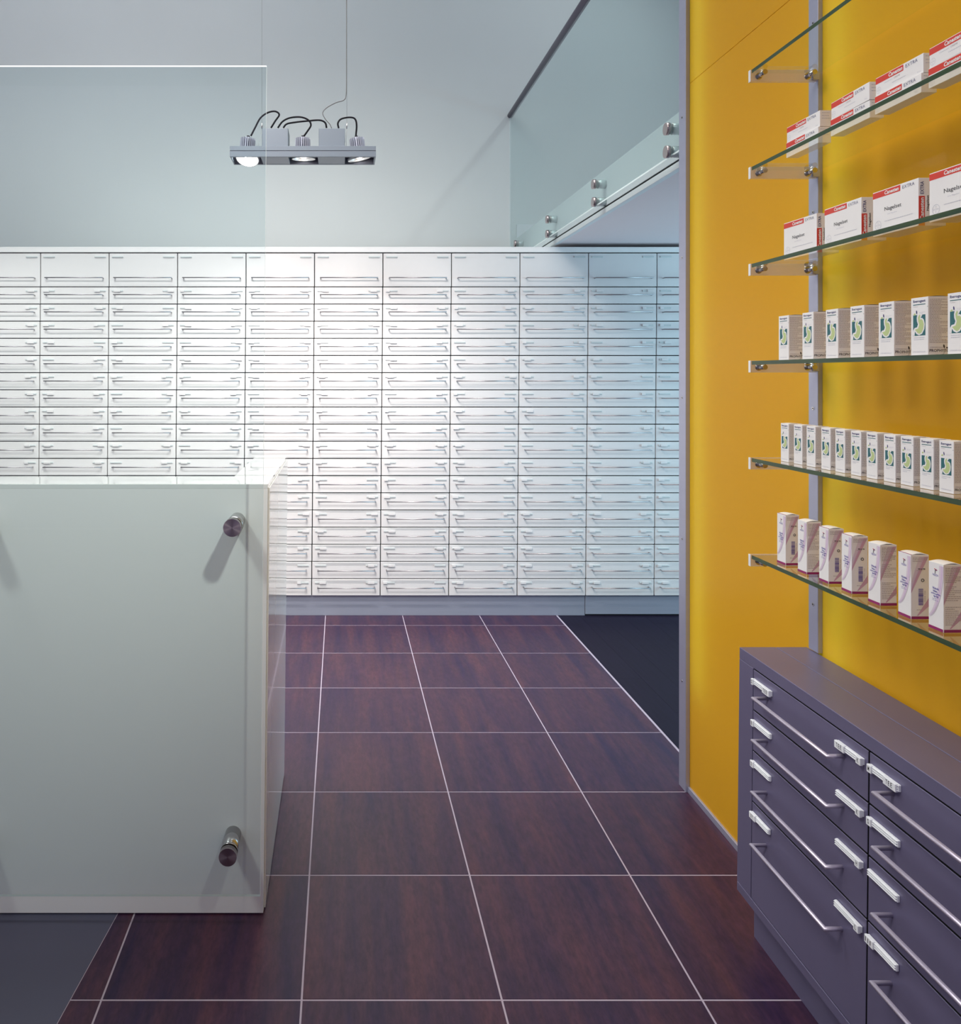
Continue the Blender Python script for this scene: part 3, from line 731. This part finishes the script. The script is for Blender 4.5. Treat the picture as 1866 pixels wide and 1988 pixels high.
def wend(kind):
    e = end(w)
    for off, ww, ink, ly in ((0.010, 0.0085, 'pink3', 0), (0.013, 0.0045, 'pink2', 0.3), (0.010, 0.0012, 'pink1', 0.6)):
        L, R_ = [], []
        for i in range(13):
            t = i/12; u = off-0.014+0.027*t; v = h*(0.40+0.57*t); k = ww*(0.25+0.75*t)
            L.append((cl(u-k, d), v)); R_.append((cl(u+k, d), v))
        e.poly(L+R_[::-1], ink, ly)
    e.poly([(d-0.0002, h*0.33), (d-0.0002, h*0.20), (d*0.40, h*0.055), (d*0.33, h*0.055)], 'pink2', 0)
    e.rect(0.0003, 0.0003, d-0.0003, 0.0052, 'magenta', 5)
    if kind == 0:
        e.lines(0.003, h*0.86, d-0.003, h*0.955, 0.0028, 'text_ink', 31, th=0.35)
        e.text('04 et 06', 0.012, h*0.77, 0.013, 0.0028, 'dark_ink', 4, 0.02); e.lines(0.010, h*0.72, 0.026, h*0.76, 0.0026, 'text_ink', 33, th=0.3)
        e.ring(0.0205, h*0.605, 0.0030, 0.0011, 'dark_ink', 4, 16)
        v = h*0.22; r = random.Random(5)
        while v < h*0.475:
            t = r.choice([0.0006, 0.001, 0.0016]); e.rect(0.013, v, 0.0215, v+t, 'violet', 4); v += t+r.choice([0.0005, 0.0009])
        e.text('3594 150', 0.0235, h*0.27, 0.0022, 0.020, 'text_ink', 4, 0, 0, 1); e.lines(0.010, h*0.10, 0.024, h*0.15, 0.0030, 'text_ink', 35, th=0.35)
    else:
        e.lines(0.003, h*0.72, d-0.002, h*0.955, 0.0030, 'text_ink', 41, 0.7, 0.4); e.lines(0.003, h*0.43, d-0.002, h*0.68, 0.0033, 'text_ink', 42, 0.7, 0.32)
        e.lines(0.003, h*0.09, d-0.002, h*0.38, 0.0033, 'text_ink', 43, 0.7, 0.32)
    return e.mesh('end_print')
en = [wend(0), wend(1)]
body = carton(w, h, d, 0.0022); pk = [0, 1, 0, 0, 1, 0, 1]
bm = NB(); box(bm, 0.0002, 0.0016, -w+0.0004, -0.0004, h-0.0004, h+0.0006); me_fl = mesh('flap_edge', bm, M['magenta'])
for i, y in enumerate([1.8715, 1.787, 1.7075, 1.6306, 1.5486, 1.4655, 1.3895]):
    r = thing('spray_box', 'pink and white spray box with %s on its end, %s from the aluminium rail' % ('barcode' if pk[i] == 0 else 'small print', ordn[i].replace('farthest', 'first')), 'box', (1.020, y, ZS[5]+0.0004), 'pink and white boxes on the lowest shelf')
    r.rotation_euler = (0, 0, [0.05, 0.02, 0.0, -0.02, 0.03, 0.0, 0.03][i]); part('carton', body, None, r); part('front_print', af, None, r); part('end_print', en[pk[i]], None, r)
    if pk[i] == 0: part('flap_edge', me_fl, None, r)

# ================================================================== GREY DRAWER UNIT (right)
UX = 0.996; UY1 = 2.0; UY0 = 0.60; UZ = 0.7225
unit = thing('drawer_unit', 'grey metal drawer unit with long bar handles under the glass shelves', 'drawer unit', (UX, UY1, 0))
kL = 0.011
def ubox(bm, x0, x1, y0, y1, z0, z1, **k): return box(bm, x0, x1, y0-UY1, y1-UY1, z0, z1, **k)
bm = NB(); ubox(bm, 0, 0.090, UY0, UY1, UZ-0.028, UZ, bev=0.001); lean(bm, kL, UZ); part('top_board', bm, M['cabinet_grey'], unit)
bm = NB(); ubox(bm, 0.0915, 0.168, UY0, UY1, UZ-0.028, UZ, bev=0.001); lean(bm, kL, UZ); part('top_board', bm, M['cabinet_grey'], unit)
bm = NB(); ubox(bm, 0, 0.168, 1.934, UY1, 0.140, UZ-0.0285, bev=0.0008); lean(bm, kL, UZ); part('side_panel', bm, M['cabinet_grey'], unit)
bm = NB(); ubox(bm, 0, 0.168, UY0, UY0+0.066, 0.140, UZ-0.0285, bev=0.0008); lean(bm, kL, UZ); part('side_panel', bm, M['cabinet_grey'], unit)
bm = NB(); ubox(bm, 0, 0.168, UY0, UY1, 0.118, 0.1395, bev=0.0008); lean(bm, kL, UZ); part('bottom_board', bm, M['cabinet_grey'], unit)
bm = NB(); ubox(bm, 0.018, 0.166, UY0+0.068, 1.932, 0.141, UZ-0.030); lean(bm, kL, UZ); part('carcass', bm, M['recess_shade'], unit)
bm = NB(); ubox(bm, 0.036, 0.160, UY0+0.03, 2.0, 0.0, 0.117, bev=0.0008); part('plinth', bm, M['cabinet_grey'], unit)
rows = [(0.6935, 0.595), (0.595, 0.4975), (0.4975, 0.375), (0.375, 0.1405)]
tagsets = {(0, 0): ([(0.0, 0.008, 'S'), (0.05, 0.08, 'TEE')], [(0.0, 0.030, 'TEE'), (0.066, 0.080, 'K')]), (0, 1): ([(0.0, 0.012, 'B')], [(0.066, 0.080, 'K')]),
 (0, 2): ([(0.0, 0.014, 'S')], [(0.066, 0.080, 'H')]), (0, 3): ([(0.0, 0.026, 'XY')], [(0.066, 0.080, 'L')]), (1, 0): ([(0.0, 0.012, 'M'), (0.045, 0.078, 'TEE')], [(0.0, 0.02, 'K')]),
 (1, 1): ([(0.0, 0.013, 'S')], [(0.06, 0.08, 'K')]), (1, 2): ([], [(0.06, 0.08, 'B')]), (1, 3): ([(0.0, 0.024, 'III')], [])}
def holder(tags):
    # local: face plane x=0, runs along -Y by 0.08, height +-0.007
    bm = NB(); L = 0.080
    box(bm, -0.0055, 0.0, -L, 0, -0.0062, 0.0062, 0, bev=0.0008)
    for z in (-0.0050, -0.0008, 0.0034): box(bm, -0.0075, -0.005, -L+0.001, -0.001, z, z+0.0018, 0, bev=0.0004)
    for z in (-0.0026, 0.0018): box(bm, -0.0058, -0.0050, -L+0.0015, -0.0015, z, z+0.0012, 1)
    for a, b, t in tags: box(bm, -0.0100, -0.004, -b, -a, -0.0078, 0.0070, 2, bev=0.0008)
    me = mesh('label_holder', bm, [M['clip'], M['grey_ink'], M['clip']])
    art = Art(lambda u, v, l: (-0.0101-0.0001*l, -u, v))
    for a, b, t in tags:
        n = len(t); cw = min(0.0065, (b-a-0.002)/n)
        for i, ch in enumerate(t): art.text(ch, (a+b)/2+(i-n/2)*cw+cw*0.15, -0.0042, cw*(0.7 if ch != 'I' else 0.3), 0.0085, 'dark_ink', 0, 0.01)
    return me, art.mesh('lettering') if tags else None
bm = NB(); tube(bm, [(0, 0, 0), (-0.034, 0, 0), (-0.034, -0.282, 0), (0, -0.282, 0)], 0.0042, 14); me_uh = mesh('handle', bm, M['handle'])
for c in range(3):
    yl = 1.9315-c*0.4235
    for r, (zt, zb) in enumerate(rows):
        dx = kL*((zt+zb)/2-UZ)
        wdt = 0.4205 if c < 2 else 0.4205
        bm = NB(); box(bm, 0, 0.017, -wdt+0.0006, -0.0006, 0.0018, zt-zb-0.0018, bev=0.0008)
        for f in bm.faces:
            if f.calc_center_median().x > 0.0012: f.material_index = 1  # edges and back blackened, painting shade into the gaps between drawers
        for v in bm.verts: v.co.x += kL*(v.co.z-(zt-zb)/2)
        d = part('drawer', bm, [M['cabinet_grey'], M['recess_shade']], unit, (dx, yl-UY1, zb))
        hz = (zt-zb)-(0.046 if r < 2 else 0.069)
        part('handle', me_uh, None, d, (0.001, -0.065, hz))
        L_, R_ = tagsets.get((c, r), ([], []))
        for tags, y in ((L_, -0.006), (R_, -0.331)):
            me, tx = holder(tags); hobj = part('label_holder', me, None, d, (0.0005, y, (zt-zb)-0.027))
            if tx: 
                # lettering joined into the holder mesh to stay at sub-part level
                b2 = NB(); b2.from_mesh(me); n0 = len(b2.faces); b2.from_mesh(tx); b2.faces.ensure_lookup_table()
                for f in b2.faces[n0:]: f.material_index = 3
                b2.to_mesh(me); b2.free(); me.materials.append(M['dark_ink'])

# ================================================================== HANGING LAMP
LY = 3.70; s = LY/F
def LP(px, py, dy=0.07): 
    return Vector(((px-661)/F*(LY+dy)+0.1733, dy-0.07, EYE-(py-729)/F*(LY+dy)))
lamp = thing('hanging_lamp', 'grey three-headed lamp bar hanging from thin wires', 'lamp', (-0.1733, LY+0.07, 0))
zt, zb = 2.4585, 2.409; hl = 0.337
bm = NB()
# frame: front, back, ends and bridges around three wells
box(bm, -hl, hl, -0.07, -0.062, zb, zt, 0, bev=0.0008); box(bm, -hl, hl, 0.062, 0.07, zb, zt, 0, bev=0.0008)
box(bm, -hl, hl, -0.0715, -0.07, zt-0.0235, zt-0.0215, 1); box(bm, -hl, hl, -0.074, -0.07, zb, zt-0.024, 0, bev=0.0006); box(bm, -hl, hl, -0.074, -0.07, zt-0.021, zt, 0, bev=0.0006)
wells = (-0.2635, 0.0005, 0.2625); hw = 0.068
xs = [-hl]+[v for c in wells for v in (c-hw, c+hw)]+[hl]
for i in range(0, len(xs), 2): box(bm, xs[i], xs[i+1], -0.063, 0.063, zb+0.001, zt-0.002, 0, bev=0.0006)
for c in wells:                                   # inner well lining and top plate with a hole look
    box(bm, c-hw, c+hw, -0.0625, -0.060, zb+0.001, zt-0.003, 1); box(bm, c-hw, c+hw, 0.060, 0.0625, zb+0.001, zt-0.003, 1)
    box(bm, c-hw, c+hw, -0.062, 0.062, zt-0.005, zt-0.002, 1)
part('lamp_bar', mesh('lamp_bar', bm, [M['lamp_grey'], M['lamp_dark']]), None, lamp)
for c in (-0.1295, 0.1335):
    bm = NB(); box(bm, c-0.0605, c+0.0605, -0.055, 0.055, zt-0.001, zt+0.087, bev=0.0015); cyl(bm, (c, -0.0565, zt+0.008), (c, -0.055, zt+0.008), 0.0025, 8)
    part('driver_box', bm, M['lamp_grey'], lamp)
tilts = [(0.14, 0.45), (0.0, -0.10), (-0.20, -0.10)]
for c, (ty, tx) in zip(wells, tilts):
    bm = NB()
    # ring, dished reflector and small bright burner of a 111 mm lamp
    n = 40; prof = [(0.0555, -0.006), (0.0555, 0.004), (0.030, 0.036), (0.024, 0.036), (0.0505, 0.002), (0.0515, -0.006)]
    rg = [[bm.verts.new((r_*math.cos(2*math.pi*q/n), r_*math.sin(2*math.pi*q/n), z_)) for q in range(n)] for r_, z_ in prof]
    for i in range(len(rg)):
        A, B = rg[i], rg[(i+1) % len(rg)]
        for q in range(n):
            f = bm.faces.new((A[q], A[(q+1) % n], B[(q+1) % n], B[q])); f.smooth = i in (1, 3)
    cyl(bm, (0, 0, 0.034), (0, 0, 0.038), 0.029, n, 0)
    bb = bmesh.ops.create_uvsphere(bm, u_segments=16, v_segments=10, radius=0.017, matrix=Matrix.Translation((0, 0, 0.012)))
    for v in bb['verts']:
        for f in v.link_faces: f.material_index = 1; f.smooth = True
    Mx = Matrix.Rotation(ty, 4, 'Y') @ Matrix.Rotation(-tx, 4, 'X')
    bmesh.ops.transform(bm, matrix=Mx, verts=bm.verts)
    part('lamp_head', mesh('lamp_head', bm, [M['reflector'], M['bulb'] if c < -0.1 else M['bulb_dim']]), None, lamp, (c, -0.0, zb+0.014))
    bm = NB(); cyl(bm, (0, 0, 0), (0, 0, 0.056), 0.022, 24, 2)
    for q in range(22):
        an = 2*math.pi*q/22; d = Vector((math.cos(an), math.sin(an), 0)); t = Vector((-d.y, d.x, 0))*0.0016
        p = [d*0.018+t, d*0.018-t, d*0.0355-t, d*0.0355+t]
        lo = [bm.verts.new(x+Vector((0, 0, 0.0))) for x in p]; hi = [bm.verts.new(x+Vector((0, 0, 0.052))) for x in p]
        bm.faces.new(hi); bm.faces.new(lo[::-1])
        for i in range(4): bm.faces.new((lo[i], lo[(i+1) % 4], hi[(i+1) % 4], hi[i]))
    cyl(bm, (0, 0, 0.053), (0, 0, 0.066), 0.007, 12, 1)
    bmesh.ops.transform(bm, matrix=Matrix.Rotation(ty*0.7, 4, 'Y'), verts=bm.verts)
    part('heat_sink', mesh('heat_sink', bm, [M['sink'], M['black'], M['lamp_dark']]), None, lamp, (c-0.004+0.01*ty, 0, zt+0.003))
def zp(x, y): return (400+x/4.911, 180+y/4.911)
for pts in ([(428, 412), (470, 330), (520, 240), (590, 190), (660, 178), (698, 210), (660, 270), (620, 335)],
            [(685, 335), (730, 275), (800, 240), (900, 232), (975, 260), (1000, 310), (965, 370), (933, 415)],
            [(737, 335), (770, 298), (850, 282), (960, 270), (1080, 262), (1135, 285), (1150, 335)],
            [(1265, 338), (1258, 290), (1290, 250), (1370, 235), (1420, 250), (1436, 310), (1428, 425)]):
    bm = NB(); tube(bm, smooth_path([LP(*zp(*p)) for p in pts]), 0.0042, 8); part('cable', bm, M['black'], lamp)
# power cord and suspension wires reach the ceiling
cord = [(1198, 340), (1180, 300), (1140, 255), (1113, 195), (1150, 145), (1240, 95), (1315, 70), (1337, 10), (1340, -200)]
pts = smooth_path([LP(*zp(*p)) for p in cord]); pts.append(Vector((pts[-1].x, 0, 4.6)))
bm = NB(); tube(bm, pts, 0.0022, 6); part('power_cord', bm, M['cord'], lamp)
for px in (533, 1343):
    g = LP(*zp(px, 300))
    bm = NB(); tube(bm, [(g.x, 0, 4.6), (g.x, 0, g.z)], 0.0007, 6); part('suspension_wire', bm, M['wire'], lamp)
    bm = NB(); cyl(bm, (g.x, 0, g.z-0.022), (g.x, 0, g.z+0.006), 0.0032, 10); part('wire_gripper', bm, M['steel'], lamp)
    bm = NB(); tube(bm, [(g.x, 0, g.z-0.02), (g.x-0.012, -0.055, zt)], 0.0006, 6); tube(bm, [(g.x, 0, g.z-0.02), (g.x-0.004, 0.055, zt)], 0.0006, 6); part('wire_loop', bm, M['wire'], lamp)
# light thrown by the three heads
for c, tgt, pw in zip(wells, ((-0.9, DY, -0.6), (-0.1, 4.5, 0.0), (0.3, DY, -0.6)), (35, 50, 36)):
    spot('lamp_beam', (-0.1733+c, LY+0.07, zb-0.018), tgt, pw, (1.0, 0.93, 0.88), 122, 1.0, 0.02)
